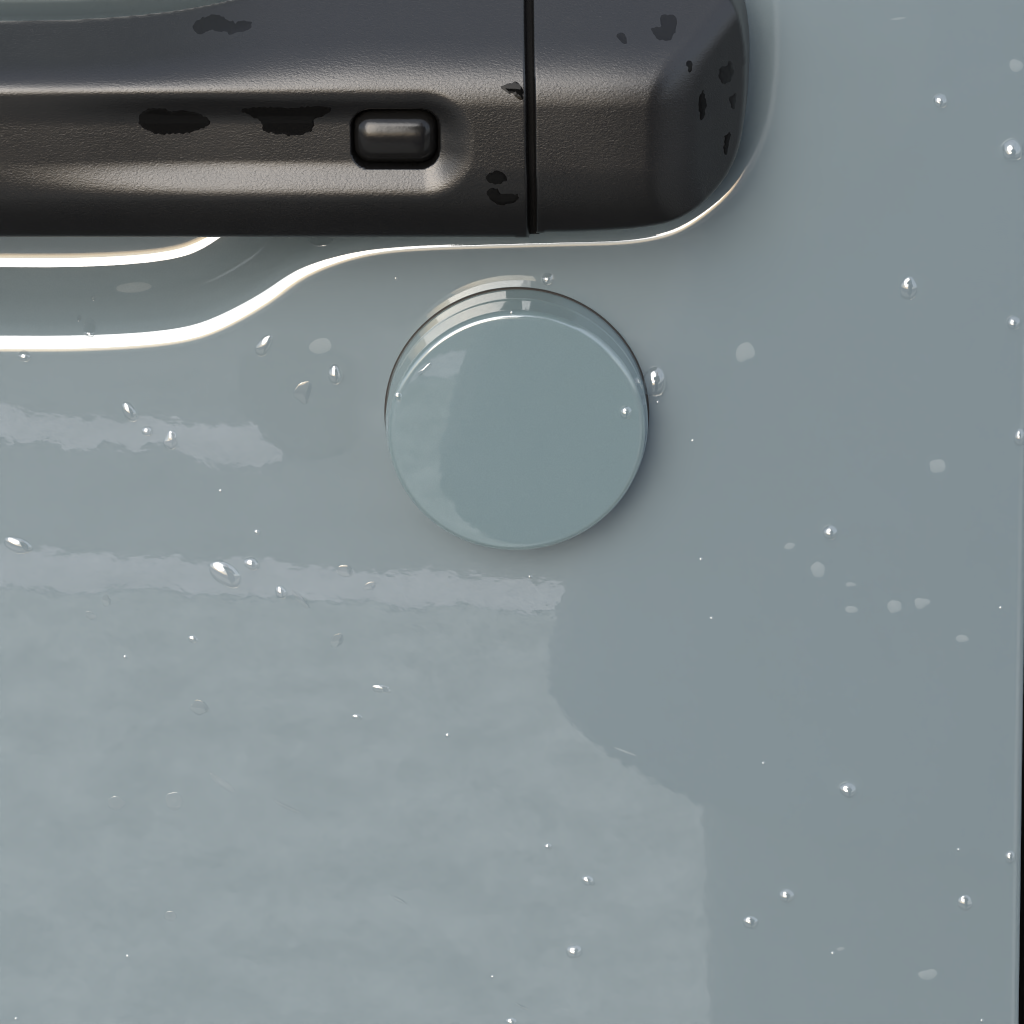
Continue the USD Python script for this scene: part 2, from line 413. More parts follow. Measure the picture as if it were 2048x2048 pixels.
# close the outline above the frame and to the left of it
top_right = [(rim[-1, 0] - 2.0, rim[-1, 1] + 5), (rim[-1, 0] - 7, rim[-1, 1] + 9), (rim[-1, 0] - 14, rim[-1, 1] + 10.6)]
zt = at(480, 0)[1] + 5.2
ztl = at(200, 40, 9)[1] + 2.8
top_left = [(2, rim[-1, 1] + 10.6), (-16, zt + 3.6), (-26, zt - 0.6), (-36, ztl + 0.6), (-50, ztl), (-64, ztl), (-100, ztl - 2), (-128, ztl - 6), (-136, ztl - 15), (-130, rim[0, 1] + 9), (-115, rim[0, 1] + 2), (-95, rim[0, 1] + 0.3)]
cp = np.vstack([rim, top_right, top_left])
cl = np.vstack([cp, cp[:1]])
tt = np.r_[0, np.cumsum(np.sqrt(np.linalg.norm(np.diff(cl, axis=0), axis=1)))]
cs = CubicSpline(tt, cl, bc_type='periodic')
RIM = Outline(cs(np.linspace(0, tt[-1], 3000, endpoint=False)), 0.03)
XA, XB = at(600, 560)[0], at(800, 500)[0]


def pocket(x, z):
    """depth below the paint, its slope along the inward direction, inward direction"""
    s, gdir, near = RIM(x, z)
    w = sstep(XA, XB, near[..., 0])
    R1 = 4.2 * (1 - w) + 2.9 * w
    R2 = 6.5 * (1 - w) + 2.2 * w
    side = sstep(at(1500, 0)[0], at(1553, 0)[0], near[..., 0])
    D = (6.9 * (1 - w) + 2.4 * w) * (1 - side) + 1.0 * side
    R2 = R2 * (1 - side) + 3.4 * side
    R1 = R1 * (1 - side) + 2.6 * side
    Am = np.radians((54.0 * (1 - w) + 46 * w) * (1 - side) + 22 * side)
    A = np.minimum(Am, np.arccos(np.clip(1 - D / (R1 + R2), -1, 1)))
    sA, cA = np.sin(A), np.cos(A)
    s1 = R1 * sA
    d1 = R1 * (1 - cA)
    dmid = D - d1 - R2 * (1 - cA)
    s2 = s1 + dmid / np.tan(A)
    s3 = s2 + R2 * sA
    sp = np.clip(s, 0, None)
    a = np.clip(sp / R1, 0, 0.9999)
    dep = np.where(sp < s1, R1 * (1 - np.sqrt(1 - a * a)),
                   np.where(sp < s2, d1 + (sp - s1) * np.tan(A),
                            D - R2 * (1 - np.sqrt(1 - np.clip((s3 - sp) / R2, 0, 1) ** 2))))
    slo = np.where(sp < s1, a / np.sqrt(1 - a * a), np.where(sp < s2, np.tan(A), 0.0))
    q = np.clip((s3 - sp) / R2, 0, 0.9999)
    slo = np.where(sp >= s2, q / np.sqrt(1 - q * q), slo)
    dep = np.where(sp >= s3, D, dep)
    slo = np.where(sp >= s3, 0, slo)
    return dep, slo, gdir, s


EDGE_R = 1.15
xr = float(x_edge(0.0))
fx = np.arange(-61, xr - 0.01, 0.16)
xcol = np.r_[np.linspace(-900, -150, 16), np.linspace(-140, -62, 60), fx]
zfine0 = at(0, 760)[1]
zrow = np.r_[np.linspace(-560, -70, 24), np.arange(-66, zfine0 - 0.3, 1.5), np.arange(zfine0, at(0, -60)[1] + 16, 0.16), np.linspace(at(0, -60)[1] + 17, 190, 24)]
X, Z = np.meshgrid(xcol, zrow)
shift = (x_edge(Z) - xr) * sstep(xr - 22, xr, X)
Xw = X + shift
dep, slo, gd, sdist = pocket(Xw, Z)
nrm = np.stack([slo * gd[..., 0], -np.ones_like(slo), slo * gd[..., 1]], -1)
nrm /= np.linalg.norm(nrm, axis=-1, keepdims=True)
P = np.stack([Xw, -dep, Z], -1)
# rolled edge at the right
ang = np.radians(np.r_[np.linspace(6, 96, 16)])
ez = x_edge(zrow)
ec = np.stack([np.stack([ez + EDGE_R * np.sin(a), -np.full_like(ez, EDGE_R * (1 - np.cos(a))), zrow], -1) for a in ang], 1)
en = np.stack([np.tile([np.sin(a), -np.cos(a), 0.0], (len(zrow), 1)) for a in ang], 1)
back = np.stack([ez + EDGE_R * 0.9, np.full_like(ez, -16.0), zrow], -1)[:, None]
Pall = np.concatenate([P, ec, back], 1)
Nall = np.concatenate([nrm, en, en[:, -1:]], 1)
nr, nc = Pall.shape[:2]
Q = quads(nr, nc)
sa = np.concatenate([sdist, np.full((nr, len(ang) + 1), -1.0)], 1).ravel()
inside = sa[Q].min(1) > 0.0
V = to_world(Pall.reshape(-1, 3))
Nw = Nall.reshape(-1, 3)

door = UsdGeom.Xform.Define(stage, '/World/car_door')
tag(door, 'grey green painted car door with black pull handle and round lock cover', 'car door')
DOOR = '/World/car_door'
flip = lambda f: f      # noqa: E731
v, f, n = compact(V, tris(Q[~inside]), Nw)
obj('door_skin', v, f, PAINT, DOOR, normals=n)
v, f, n = compact(V, tris(Q[inside]), Nw)
tag(obj('handle_pocket', v, f, PAINT, DOOR, normals=n), 'hollow pressed into the paint behind the handle')


def strip_mesh(cols, mat, name, parent, label=None, cat=None, kind=None):
    """cols: list of (x(z) array, depth, normal)"""
    A = np.stack([np.stack([c[0], np.full_like(zrow, c[1]), zrow], -1) for c in cols], 1)
    v = to_world(A.reshape(-1, 3))
    f = tris(quads(A.shape[0], A.shape[1]))
    o = obj(name, v, f, mat, parent, smooth=40)
    return o


GAP = 4.2
zs_ = zrow
nb = [(ez + EDGE_R + GAP, -16.0)]
nb += [(ez + EDGE_R + GAP + EDGE_R * (1 - np.sin(a)), -EDGE_R * (1 - np.cos(a))) for a in ang[::-1]]
nb += [(ez + EDGE_R + GAP + EDGE_R + 2, 0.0), (ez * 0 + xr + 300, 0.0)]
o = strip_mesh(nb, PAINT, 'rear_body_panel', '/World')
tag(o, 'grey green body panel across the dark shut line at the far right', 'body panel')
o = strip_mesh([(ez - 3, -15.0), (ez + EDGE_R + GAP + 4, -15.0)], RUBBER, 'door_seal', '/World')
tag(o, 'black rubber seal deep in the shut line right of the door', 'door seal')

# ------------------------------------------------------------------ lock cover
ccx, ccz = at(1033.5, 828)
prof = []                       # (radius, depth), from the paint up
prof += [(14.35, -0.6), (14.25, 0.0), (14.2, 0.5), (14.17, 2.7)]
for a in np.linspace(0, 1, 6)[1:]:
    prof.append((14.17 - 0.12 * a * a, 2.7 + 0.45 * a))
prof += [(13.82, 4.75)]
for a in np.radians(np.linspace(8, 86, 14)):
    prof.append((13.02 + 0.8 * math.cos(a), 4.78 + 0.8 * math.sin(a)))
for r in np.linspace(12.9, 0, 24):
    prof.append((r, 5.58 + 0.03 * (1 - (r / 13.3) ** 2)))
prof = np.array(prof)
prof[:, 1] = np.where(prof[:, 1] > 0, prof[:, 1] * 1.2, prof[:, 1])
NS = 220
th = np.linspace(0, 2 * np.pi, NS, endpoint=False)
TX, TZ = -0.028, 0.043                  # the face leans a touch to the right and down
ring = np.stack([ccx + prof[:, 0][:, None] * np.cos(th), np.tile(prof[:, 1][:, None], (1, NS)), ccz + prof[:, 0][:, None] * np.sin(th)], -1)
ring[..., 1] += sstep(3.0, 6.0, prof[:, 1])[:, None] * (TX * (ring[..., 0] - ccx) + TZ * (ring[..., 2] - ccz))
idx = np.arange(len(prof) * NS).reshape(len(prof), NS)
a, b = idx[:-1], idx[1:]
q = np.stack([a.ravel(), np.roll(a, -1, 1).ravel(), np.roll(b, -1, 1).ravel(), b.ravel()], 1)
q = q[:, ::-1]
v = to_world(ring.reshape(-1, 3))
f = tris(q)
c_ = to_world(np.array([[ccx, 3, ccz]]))[0]
fn = np.cross(v[f[:, 1]] - v[f[:, 0]], v[f[:, 2]] - v[f[:, 0]])
if ((v[f].mean(1) - c_) * fn).sum(1).mean() < 0:
    f = f[:, ::-1]
SPLIT = 4 * NS
tag(obj('lock_cover', v, f, CAP_PAINT, DOOR, smooth=28), 'round painted cap over the key lock')


tr = trimesh.creation.torus(14.14, 0.27, major_sections=160, minor_sections=12)
tv = np.array(tr.vertices)
tag(obj('cover_gasket', to_world(np.stack([ccx + tv[:, 0], tv[:, 2] + 0.06, ccz + tv[:, 1]], -1)), np.array(tr.faces)[:, ::-1], GASKET, DOOR, smooth=True), 'thin dark rubber ring round the foot of the lock cover')


def cover_face(x, z):
    r = np.hypot(x - ccx, z - ccz)
    return 1.2 * (5.58 + 0.03 * (1 - (np.minimum(r, 13.3) / 13.3) ** 2)) + TX * (x - ccx) + TZ * (z - ccz)


# ------------------------------------------------------------------ handle: grip and end cap
HD = 17.0
zr = at(600, 168, HD)[1]               # ridge between the top slope and the front
zb = at(600, 420, HD)[1]               # where the front turns under
zbot = at(600, 474, 13.5)[1]
xgap = at(1060, 200, HD)[0]
tilt = (at(1052, 0, 13)[0] - at(1068, 460, 17)[0])
xfac = at(1340, 260, HD)[0]            # edge between front and right facet
xend = at(1491, 150, 9.0)[0]
btn_x, btn_z = at(790, 280, HD - 0.8)
top_pts = np.array([at(a, b, 8.6) for a, b in [(-100, 44), (0, 43), (120, 41), (230, 35), (330, 25), (420, 10), (500, -8), (600, -28), (760, -45)]])
top_spl = PchipInterpolator(np.r_[-140, -110, -75, top_pts[:, 0], 60], np.r_[top_pts[0, 1] - 6, top_pts[0, 1] - 1.5, top_pts[0, 1], top_pts[:, 1], top_pts[-1, 1]])


def rbox(x, z, cx, cz, hx, hz, r):
    qx, qz = np.abs(x - cx) - (hx - r), np.abs(z - cz) - (hz - r)
    return r - (np.hypot(np.maximum(qx, 0), np.maximum(qz, 0)) + np.minimum(np.maximum(qx, qz), 0))


sc_l, sc_r = -160.0, at(935, 280, HD)[0]
sc_t, sc_b = at(600, 190, HD)[1], at(600, 392, HD)[1]


def handle_front(x, z, cap):
    front = HD - 0.0022 * (z - (zr + zb) / 2) ** 2 + 0 * x
    tn = np.maximum((HD + 0.55 - 8.3) / (top_spl(np.minimum(x, xgap)) - zr), math.tan(math.radians(45)))
    top = HD + (zr - z) * tn + 0.55
    bot = HD + (z - zb) * math.tan(math.radians(42)) + 0.9
    h = smin(front, top, 3.2)
    h = smin(h, bot, 5.0)
    if cap:
        right = HD + (xfac - x) * math.tan(math.radians(46)) + 0.3
        h = smin(h, right, 3.0)
        h -= 0.28 * sstep(xgap + 2, xfac + 1.5, x) ** 3
    else:
        s = rbox(x, z, (sc_l + sc_r) / 2, (sc_t + sc_b) / 2, (sc_r - sc_l) / 2, (sc_t - sc_b) / 2, 4.6)
        amt = 0.10 + 0.90 * sstep(at(-150, 300, HD)[0], at(470, 300, HD)[0], x)
        amt = amt * sstep(-125, -95, x)
        h -= 1.5 * amt * sstep(-0.7, 3.4, s)
        bs = rbox(x, z, btn_x, btn_z, 4.45, 3.1, 1.95)
        h -= 1.7 * sstep(0.0, 0.28, bs)
    return h


ol_cap = [at(1071, -60, 13), at(1200, -75, 8.6), at(1330, -62, 8.6), at(1420, -40, 8.6), at(1462, -5, 8.6), at(1482, 45, 8.6), at(1491, 100, 8.6), at(1493, 160, 8.6), at(1490, 220, 8.6), at(1481, 285, 9),
          at(1462, 335, 9.5), at(1425, 380, 10.5), at(1375, 415, 11.5), at(1310, 441, 12.5), at(1230, 456, 13.5), at(1150, 463, 14.0), at(1078, 467, 14.5)]
ol_cap = np.array(ol_cap)
capP = np.vstack([ol_cap, ol_cap[:1]])


def smooth_open(pts, n=500):
    l = np.r_[0, np.cumsum(np.linalg.norm(np.diff(pts, axis=0), axis=1))]
    return CubicSpline(l, pts)(np.linspace(0, l[-1], n))


def gap_x(z, w):
    """the joint leans a little"""
    return xgap + w + (z - zr) * tilt * 0.02


zc = np.linspace(ol_cap[-1, 1], ol_cap[0, 1], 60)
cap_curve = smooth_open(ol_cap)
gx0 = gap_x(zc, 0.38)
CAP_OL = Outline(np.vstack([cap_curve[(cap_curve[:, 0] > gx0.max() + 0.6)], np.stack([gap_x(zc, 0.38), zc], 1)]), 0.03)
xg = np.linspace(-128, xgap - 0.38, 400)
zg = np.linspace(zbot, float(top_spl(xgap)), 60)
grip_ol = np.vstack([np.stack([gap_x(zg, -0.38), zg], 1), np.stack([xg[::-1], top_spl(xg[::-1])], 1)[1:], np.stack([xg, np.full_like(xg, zbot) + 6 * sstep(-100, -128, xg)], 1)[:-1]])
GRIP_OL = Outline(grip_ol, 0.03)


def handle_height(x, z, cap, back):
    s, gdir, _ = (CAP_OL if cap else GRIP_OL)(x, z)
    h = handle_front(x, z, cap)
    r = np.where(np.abs(x - xgap) < 1.5, 0.22, np.where(z > zr, 0.22, 0.5))
    t = np.clip((r - s) / r, 0, 1)
    h = h - r * (1 - np.sqrt(np.clip(1 - np.minimum(t, 0.985) ** 2, 0, 1)))
    h = h - np.clip(-s, 0, None) * 9.0
    return h, s


def make_handle(cap, xs, zs, back, name, parent):
    XX, ZZ = np.meshgrid(xs, zs)
    if not cap:
        back = back + 13.2 * sstep(zb, zr, ZZ)
    else:
        back = np.full_like(ZZ, back)
    Hraw, s = handle_height(XX, ZZ, cap, back)
    H = np.maximum(Hraw, back)
    up = Hraw > back
    ZZ2 = ZZ.copy()
    slid = up.copy()
    for i_, j_ in ((1, 0), (0, 1)):          # slide the first vertex beyond the outline onto it, column by column
        a_, b_ = (slice(1, None), slice(None, -1)) if i_ else (slice(None, -1), slice(1, None))
        cross = up[a_] & ~up[b_]
        ha, hb, ba = Hraw[a_], Hraw[b_], back[a_]
        t_ = np.clip((ha - ba) / np.maximum(ha - hb, 1e-6), 0, 1)
        slid[b_] |= cross
        ZZ2[b_] = np.where(cross, ZZ[a_] + (ZZ[b_] - ZZ[a_]) * t_, ZZ2[b_])
    v = np.stack([XX, H, ZZ2], -1).reshape(-1, 3)
    q = quads(*XX.shape)
    f = tris(q)
    f = f[slid.ravel()[f].all(1) & up.ravel()[f].any(1)]
    nv = len(v)
    vb = v.copy(); vb[:, 1] = back.ravel()
    # normals of the front sheet
    vw = to_world(v)
    n = vnormals(vw, f)
    v1, f1, n1 = compact(vw, f, n)
    v2, f2, _ = compact(to_world(vb), f[:, ::-1])
    nb_ = np.tile([0, 1.0, 0], (len(v2), 1))
    vv, ff, nn = np.vstack([v1, v2]), np.vstack([f1, f2 + len(v1)]), np.vstack([n1, nb_])
    return obj(name, vv, ff, PLASTIC, parent, normals=nn), RegularGridInterpolator((zs, xs), H, bounds_error=False, fill_value=None)


hz = np.arange(zbot - 2.4, max(float(top_spl(xgap)), ol_cap[:, 1].max()) + 1.6, 0.17)
hx = np.r_[np.linspace(-130, -63, 60), np.arange(-62, xgap + 1.5, 0.17)]
grip, GRIP_H = make_handle(False, hx, hz, -5.0, 'pull_handle', DOOR)
tag(grip, 'black grained pull handle with a long hollow along its front')
GRIP = DOOR + '/pull_handle'
cx_ = np.arange(xgap - 1.5, xend + 2.2, 0.17)
endcap, CAP_H = make_handle(True, cx_, hz, -2.4, 'handle_end_cap', DOOR)
tag(endcap, 'fixed black end piece with an angled right side')


def handle_at(x, z):
    x, z = np.broadcast_arrays(np.asarray(x, float), np.asarray(z, float))
    q = np.stack([z.ravel(), x.ravel()], 1)
    if x.mean() < xgap:
        q[:, 1] = np.minimum(q[:, 1], xgap - 0.75)
        return GRIP_H(q).reshape(x.shape)
    return CAP_H(q).reshape(x.shape)


# rubber in the joint between grip and end piece
zz = np.arange(zbot + 0.2, hz.max() - 1.6, 0.3)
gh = handle_front(gap_x(zz, 0), zz, True) - 1.2
cols = []
for w, dd in ((-0.75, -6.0), (-0.75, 0.0), (0.75, 0.0), (0.75, -6.0)):
    cols.append(np.stack([gap_x(zz, w), gh + dd, zz], -1))
A = np.stack(cols, 1)
tag(obj('joint_seal', to_world(A.reshape(-1, 3)), tris(quads(len(zz), 4)), RUBBER, DOOR, smooth=False), 'black strip in the joint between grip and end piece')

# button in the hollow
bx = np.linspace(-4.9, 4.9, 90)
bz = np.linspace(-3.5, 3.5, 70)
BX, BZ = np.meshgrid(bx, bz)
s = rbox(BX, BZ, 0, 0, 4.18, 2.84, 1.8)
base = float(handle_front(np.array(btn_x - 6.5), np.array(btn_z), False))
hgt = base + 0.75 - 1.15 * (BZ / 2.72) ** 2 * 0.75 - 0.35 * (BX / 4.05) ** 4
t = np.clip((1.5 - s) / 1.5, 0, 1)
hgt = hgt - 1.25 * (1 - np.sqrt(np.clip(1 - np.minimum(t, 0.97) ** 2, 0, 1))) - np.clip(-s, 0, None) * 8
low = base - 1.6
hgt = np.maximum(hgt, low)
v = np.stack([BX + btn_x, hgt, BZ + btn_z], -1).reshape(-1, 3)
q = quads(*BX.shape)
q = q[(hgt.ravel()[q] > low + 1e-6).any(1)]
vw = to_world(v)
n = vnormals(vw, tris(q))
v1, f1, n1 = compact(vw, tris(q), n)
tag(obj('touch_button', v1, f1, GLOSS_PLASTIC, GRIP, normals=n1), 'small glossy black rounded button')

# ------------------------------------------------------------------ water
rng = np.random.default_rng(7)


def surface_depth(x, z, on):
    """depth of the surface a drop sits on"""
    if on == 'cover':
        return cover_face(x, z)
    dep = -pocket(np.atleast_2d(x), np.atleast_2d(z))[0].reshape(np.shape(x))
    over = np.clip(np.asarray(x) - x_edge(np.asarray(z)), 0, EDGE_R * 0.98)
    return dep - EDGE_R * (1 - np.sqrt(1 - (over / EDGE_R) ** 2))


def drop_mesh(px, py, w, h, rot=0, kind='bead', taper=0.0, on='door', seed=0):
    """w, h in pixels of the photograph; rot in degrees, clockwise positive in the picture"""
    r = np.random.default_rng(seed * 31 + 5)
    d0 = 6.7 if on == 'cover' else 0.0
    x0, z0 = (float(c) for c in at(px, py, d0))
    k = WID / 2048
    a, b = 1.1 * w * k / 2, 1.1 * h * k / 2 / 0.937
    hr = {'bead': 0.40, 'flat': 0.07, 'trace': 0.045, 'dome': 0.27}[kind] * 2 * min(a, b)
    NSG, NR = 40, 12
    t = np.linspace(0, 2 * np.pi, NSG, endpoint=False)
    amp = {'bead': 0.035, 'dome': 0.06, 'flat': 0.09, 'trace': 0.10}[kind]
    rad = 1 + sum(amp / (m * 0.6) * r.normal() * np.cos(m * t + r.uniform(0, 6.3)) for m in (2, 3, 4, 5))
    ca, sa_ = math.cos(math.radians(-rot)), math.sin(math.radians(-rot))
    rr = np.linspace(0, 1, NR)[1:]
    rr = np.sin(rr * np.pi / 2)
    U = rr[:, None] * rad * np.cos(t) * a
    W = rr[:, None] * rad * np.sin(t) * b
    U = U * (1 - taper * W / b)
    Xd, Zd = U * ca - W * sa_, U * sa_ + W * ca
    if kind == 'trace':
        H = hr * (0.35 + 0.65 * rr[:, None] ** 6) * np.clip((1 - rr[:, None] ** 10), 0, 1) ** 0.5 * np.ones_like(U)
    else:
        p = {'bead': 0.5, 'dome': 0.6, 'flat': 0.75}[kind]
        H = hr * np.clip(1 - rr[:, None] ** 2, 0, 1) ** p * (1 - 0.30 * (Zd / max(a, b)))
    S = surface_depth(x0 + Xd, z0 + Zd, on)
    top = np.stack([x0 + Xd, S + H - 0.012, z0 + Zd], -1)
    apex = np.array([[x0, float(surface_depth(np.array([x0]), np.array([z0]), on)[0]) + hr * (0.35 if kind == 'trace' else 1) - 0.012, z0]])
    V_ = np.vstack([apex, top.reshape(-1, 3), top[-1] - [0, 0.05, 0], [[x0, S.mean() - 0.07, z0]]])
    F = []
    for j in range(NSG):
        F.append((0, 1 + j, 1 + (j + 1) % NSG))
    for i in range(NR - 1):
        for j in range(NSG):
            p0, p1 = 1 + i * NSG + j, 1 + i * NSG + (j + 1) % NSG
            F += [(p0, p0 + NSG, p1 + NSG), (p0, p1 + NSG, p1)]
    last, end = 1 + (NR - 1) * NSG, len(V_) - 1
    for j in range(NSG):
        F.append((last + j, end, last + (j + 1) % NSG))
    F = np.array(F)
    v = to_world(V_)
    c = v.mean(0)
    fn = np.cross(v[F[:, 1]] - v[F[:, 0]], v[F[:, 2]] - v[F[:, 0]])
    if ((v[F].mean(1) - c) * fn).sum() < 0:
        F = F[:, ::-1]
    return v, F


DROPS = [
    # px, py, w, h, rot, kind, taper, on, label
    (1309, 762, 44, 54, 10, 'bead', 0.12, 'door', 'large clear droplet touching the right rim of the round lock cover'),
    (1252, 826, 23, 25, 0, 'bead', 0, 'cover', 'small bead on the face of the round lock cover'),
    (1095, 557, 23, 22, 0, 'bead', 0, 'door', 'ball shaped bead just above the top of the round lock cover'),
    (451, 1148, 70, 40, 33, 'dome', 0.0, 'door', 'long slanting droplet, the largest on the paint left of the lock cover'),
    (503, 1126, 31, 24, 25, 'bead', 0.1, 'door', 'oval bead right beside the long slanting droplet'),
    (562, 1183, 22, 27, -15, 'bead', 0.1, 'door', 'upright small bead low right of the long slanting droplet'),
    (601, 1198, 52, 13, 52, 'flat', 0, 'door', 'thin slanting water streak beside a small upright bead'),
    (36, 1090, 54, 30, 18, 'dome', 0.0, 'door', 'teardrop running in at the left edge of the paint'),
    (259, 822, 26, 40, -28, 'bead', 0.2, 'door', 'tilted teardrop below the left end of the pocket rim'),
    (294, 861, 21, 19, 0, 'bead', 0, 'door', 'little round bead between two teardrops below the pocket rim'),
    (342, 880, 25, 36, 8, 'dome', 0.15, 'door', 'upright teardrop, rightmost of three close together below the pocket rim'),
    (529, 690, 27, 42, 28, 'dome', 0.2, 'door', 'slanting droplet with a split streak of light under the curved pocket rim'),
    (670, 748, 28, 37, 0, 'bead', 0.1, 'door', 'droplet with a bright forked top left of the lock cover'),
    (607, 784, 32, 40, 8, 'flat', 0.1, 'door', 'faint flat droplet left of the lock cover'),
    (641, 692, 38, 30, -20, 'flat', 0, 'door', 'pale brownish water patch under the curve of the pocket rim'),
    (177, 662, 23, 26, 0, 'bead', 0, 'door', 'bead sitting on the inner edge of the pocket rim at left'),
    (49, 712, 24, 20, 0, 'bead', 0, 'door', 'bead hanging under the pocket rim at the far left'),
    (514, 1063, 13, 12, 0, 'bead', 0, 'door', 'tiny bead high above the oval bead left of the lock cover'),
    (212, 1201, 19, 22, 0, 'flat', 0, 'door', 'faint small round trace lower left of the long slanting droplet'),
    (181, 1231, 22, 14, 25, 'trace', 0, 'door', 'faint arc of dried water below the small round trace at left'),
    (386, 1278, 19, 14, 20, 'dome', 0, 'door', 'small flat bead with a bright top in the left middle of the paint'),
    (674, 1281, 22, 30, 35, 'flat', 0, 'door', 'small slanting trace with a bright point below the lock cover'),
    (399, 1415, 34, 28, 15, 'flat', 0, 'door', 'faint droplet with a dark lower arc and a bright point'),
    (762, 1377, 38, 15, 8, 'dome', 0.1, 'door', 'flat sideways droplet with a bright line along its top'),
    (714, 1434, 20, 12, 0, 'dome', 0, 'door', 'little sideways droplet below the bright lined one'),
    (895, 1470, 10, 10, 0, 'bead', 0, 'door', 'tiny bead on the plain paint below the lock cover'),
    (232, 1606, 32, 26, 0, 'trace', 0, 'door', 'left one of two dried water rings in the lower left'),
    (348, 1602, 34, 34, 0, 'trace', 0, 'door', 'complete round dried water ring in the lower left'),
    (445, 1566, 56, 16, 38, 'trace', 0, 'door', 'slanting dried streak right of the dried water rings'),
    (573, 1613, 62, 9, 27, 'flat', 0, 'door', 'longest thin dried streak in the lower left'),
    (341, 1832, 24, 20, 0, 'trace', 0, 'door', 'lowest faint dried arc in the lower left'),
    (797, 1799, 44, 8, 32, 'flat', 0, 'door', 'short dark dried streak low in the middle'),
    (1043, 2013, 34, 7, 28, 'flat', 0, 'door', 'short dried streak near the bottom edge of the frame'),
    (1096, 1692, 16, 13, 10, 'bead', 0, 'door', 'smallest of three beads in a falling row at lower middle'),
    (1176, 1760, 27, 20, 35, 'bead', 0.1, 'door', 'slanted bead in the middle of three at lower middle'),
    (1148, 1902, 34, 28, 0, 'bead', 0, 'door', 'wide lobed bead, largest and lowest of three at lower middle'),
    (1023, 2043, 24, 18, 20, 'bead', 0, 'door', 'bead cut by the bottom edge of the frame'),
    (1696, 1579, 35, 31, 5, 'bead', 0, 'door', 'bright wide bead alone on the right half of the paint'),
    (1660, 1064, 30, 27, 0, 'bead', 0, 'door', 'bright bead right of the lock cover, level with its bottom'),
    (1636, 1139, 27, 29, 0, 'flat', 0, 'door', 'faint flat droplet just below a bright bead right of the lock cover'),
    (1573, 1790, 31, 28, 0, 'bead', 0, 'door', 'round bead up right of a dull ragged one in the lower right'),
    (1501, 1845, 29, 28, -20, 'dome', 0, 'door', 'dull ragged bead in the lower right'),
    (1930, 1806, 32, 31, 20, 'dome', 0, 'door', 'bead with a slanting white top near the lower right corner'),
    (2020, 1714, 22, 26, 0, 'bead', 0, 'door', 'bead close to the door edge in the lower right'),
    (1856, 1949, 36, 22, -10, 'flat', 0, 'door', 'faint wide flat droplet in the lower right corner'),
    (1681, 1898, 17, 8, -12, 'flat', 0, 'door', 'tiny pale smear between the ragged bead and the faint wide droplet'),
    (1880, 202, 27, 26, 0, 'bead', 0, 'door', 'round bead high on the right half, above all other bright ones'),
    (2023, 300, 40, 38, 5, 'bead', 0, 'door', 'big bright bead by the door edge in the upper right'),
    (1817, 577, 31, 44, 0, 'dome', 0.1, 'door', 'upright oval droplet with two bright strokes right of the handle'),
    (2027, 645, 27, 25, -15, 'bead', 0, 'door', 'bead with a slanted bright top by the door edge'),
    (2040, 874, 26, 34, 0, 'bead', 0.15, 'door', 'pear shaped droplet on the rolled edge of the door'),
    (2032, 131, 24, 22, 15, 'flat', 0, 'door', 'faint flat droplet by the door edge near the top'),
    (1490, 704, 32, 37, 0, 'flat', 0, 'door', 'faint flat droplet right of and above the lock cover'),
    (1875, 932, 32, 25, 0, 'flat', 0, 'door', 'faint flat droplet level with the lock cover, far right'),
    (1579, 1092, 22, 12, -15, 'flat', 0, 'door', 'tiny dark edged smear left of a bright bead'),
    (1701, 1169, 22, 9, 0, 'flat', 0, 'door', 'upper of two thin pale smears right of the lock cover'),
    (1703, 1219, 27, 13, 8, 'flat', 0, 'door', 'lower of two thin pale smears right of the lock cover'),
    (1789, 1213, 27, 25, 0, 'flat', 0, 'door', 'faint flat drop, left one of a level pair on the right'),
    (1843, 1206, 28, 21, 10, 'flat', 0, 'door', 'faint flat drop, right one of a level pair on the right'),
    (1924, 1277, 27, 14, -8, 'flat', 0, 'door', 'faint pale smear below the level pair of flat drops'),
    (690, 1142, 30, 24, 15, 'flat', 0, 'door', 'faint grey spot on the pale reflected band under the lock cover'),
    (740, 1172, 24, 16, -15, 'flat', 0, 'door', 'smaller faint grey spot right of another on the pale band'),
    (797, 790, 16, 16, 0, 'dome', 0, 'cover', 'tiny cluster of water on the left rim of the lock cover'),
    (258, 602, 66, 15, -4, 'flat', 0, 'door', 'long pale smear of water inside the pocket under the handle, reflected sky put into its pale colour'),  # wet smear, its pale tint painted in for mirrored sky
    (640, 489, 44, 18, -8, 'dome', 0, 'door', 'added drop standing for a reflected glint in the pocket right below the grip'),  # added drop, stands in for a glint reflected in the pocket wall
    (1250, 1503, 66, 5, 22, 'flat', 0, 'door', 'hair thin pale curved line beside the mirrored coat hem'),
    (1797, 37, 34, 5, -8, 'flat', 0, 'door', 'hair thin pale line near the top edge of the frame'),
    (850, 735, 34, 10, -38, 'dome', 0, 'cover', 'short bright streak on the upper left of the lock cover face'),
]
for i, (px, py, w, h, rot, kind, taper, on, label) in enumerate(DROPS):
    v, f = drop_mesh(px, py, w, h, rot, kind, taper, on, i)
    nm = 'water_mark' if kind == 'trace' else 'water_droplet'
    pale = kind == 'flat' and ((px > 1400 and py < 1300) or px > 1600 or label.startswith(('long pale', 'pale brown', 'hair thin')))
    o = obj(nm, v, f, RESIDUE_AND_SHEEN if pale else WATER, '/World', smooth=60)
    tag(o, label, 'water mark' if kind == 'trace' else 'water droplet', 'dried water marks on the paint' if kind == 'trace' else 'water droplets on the paint')
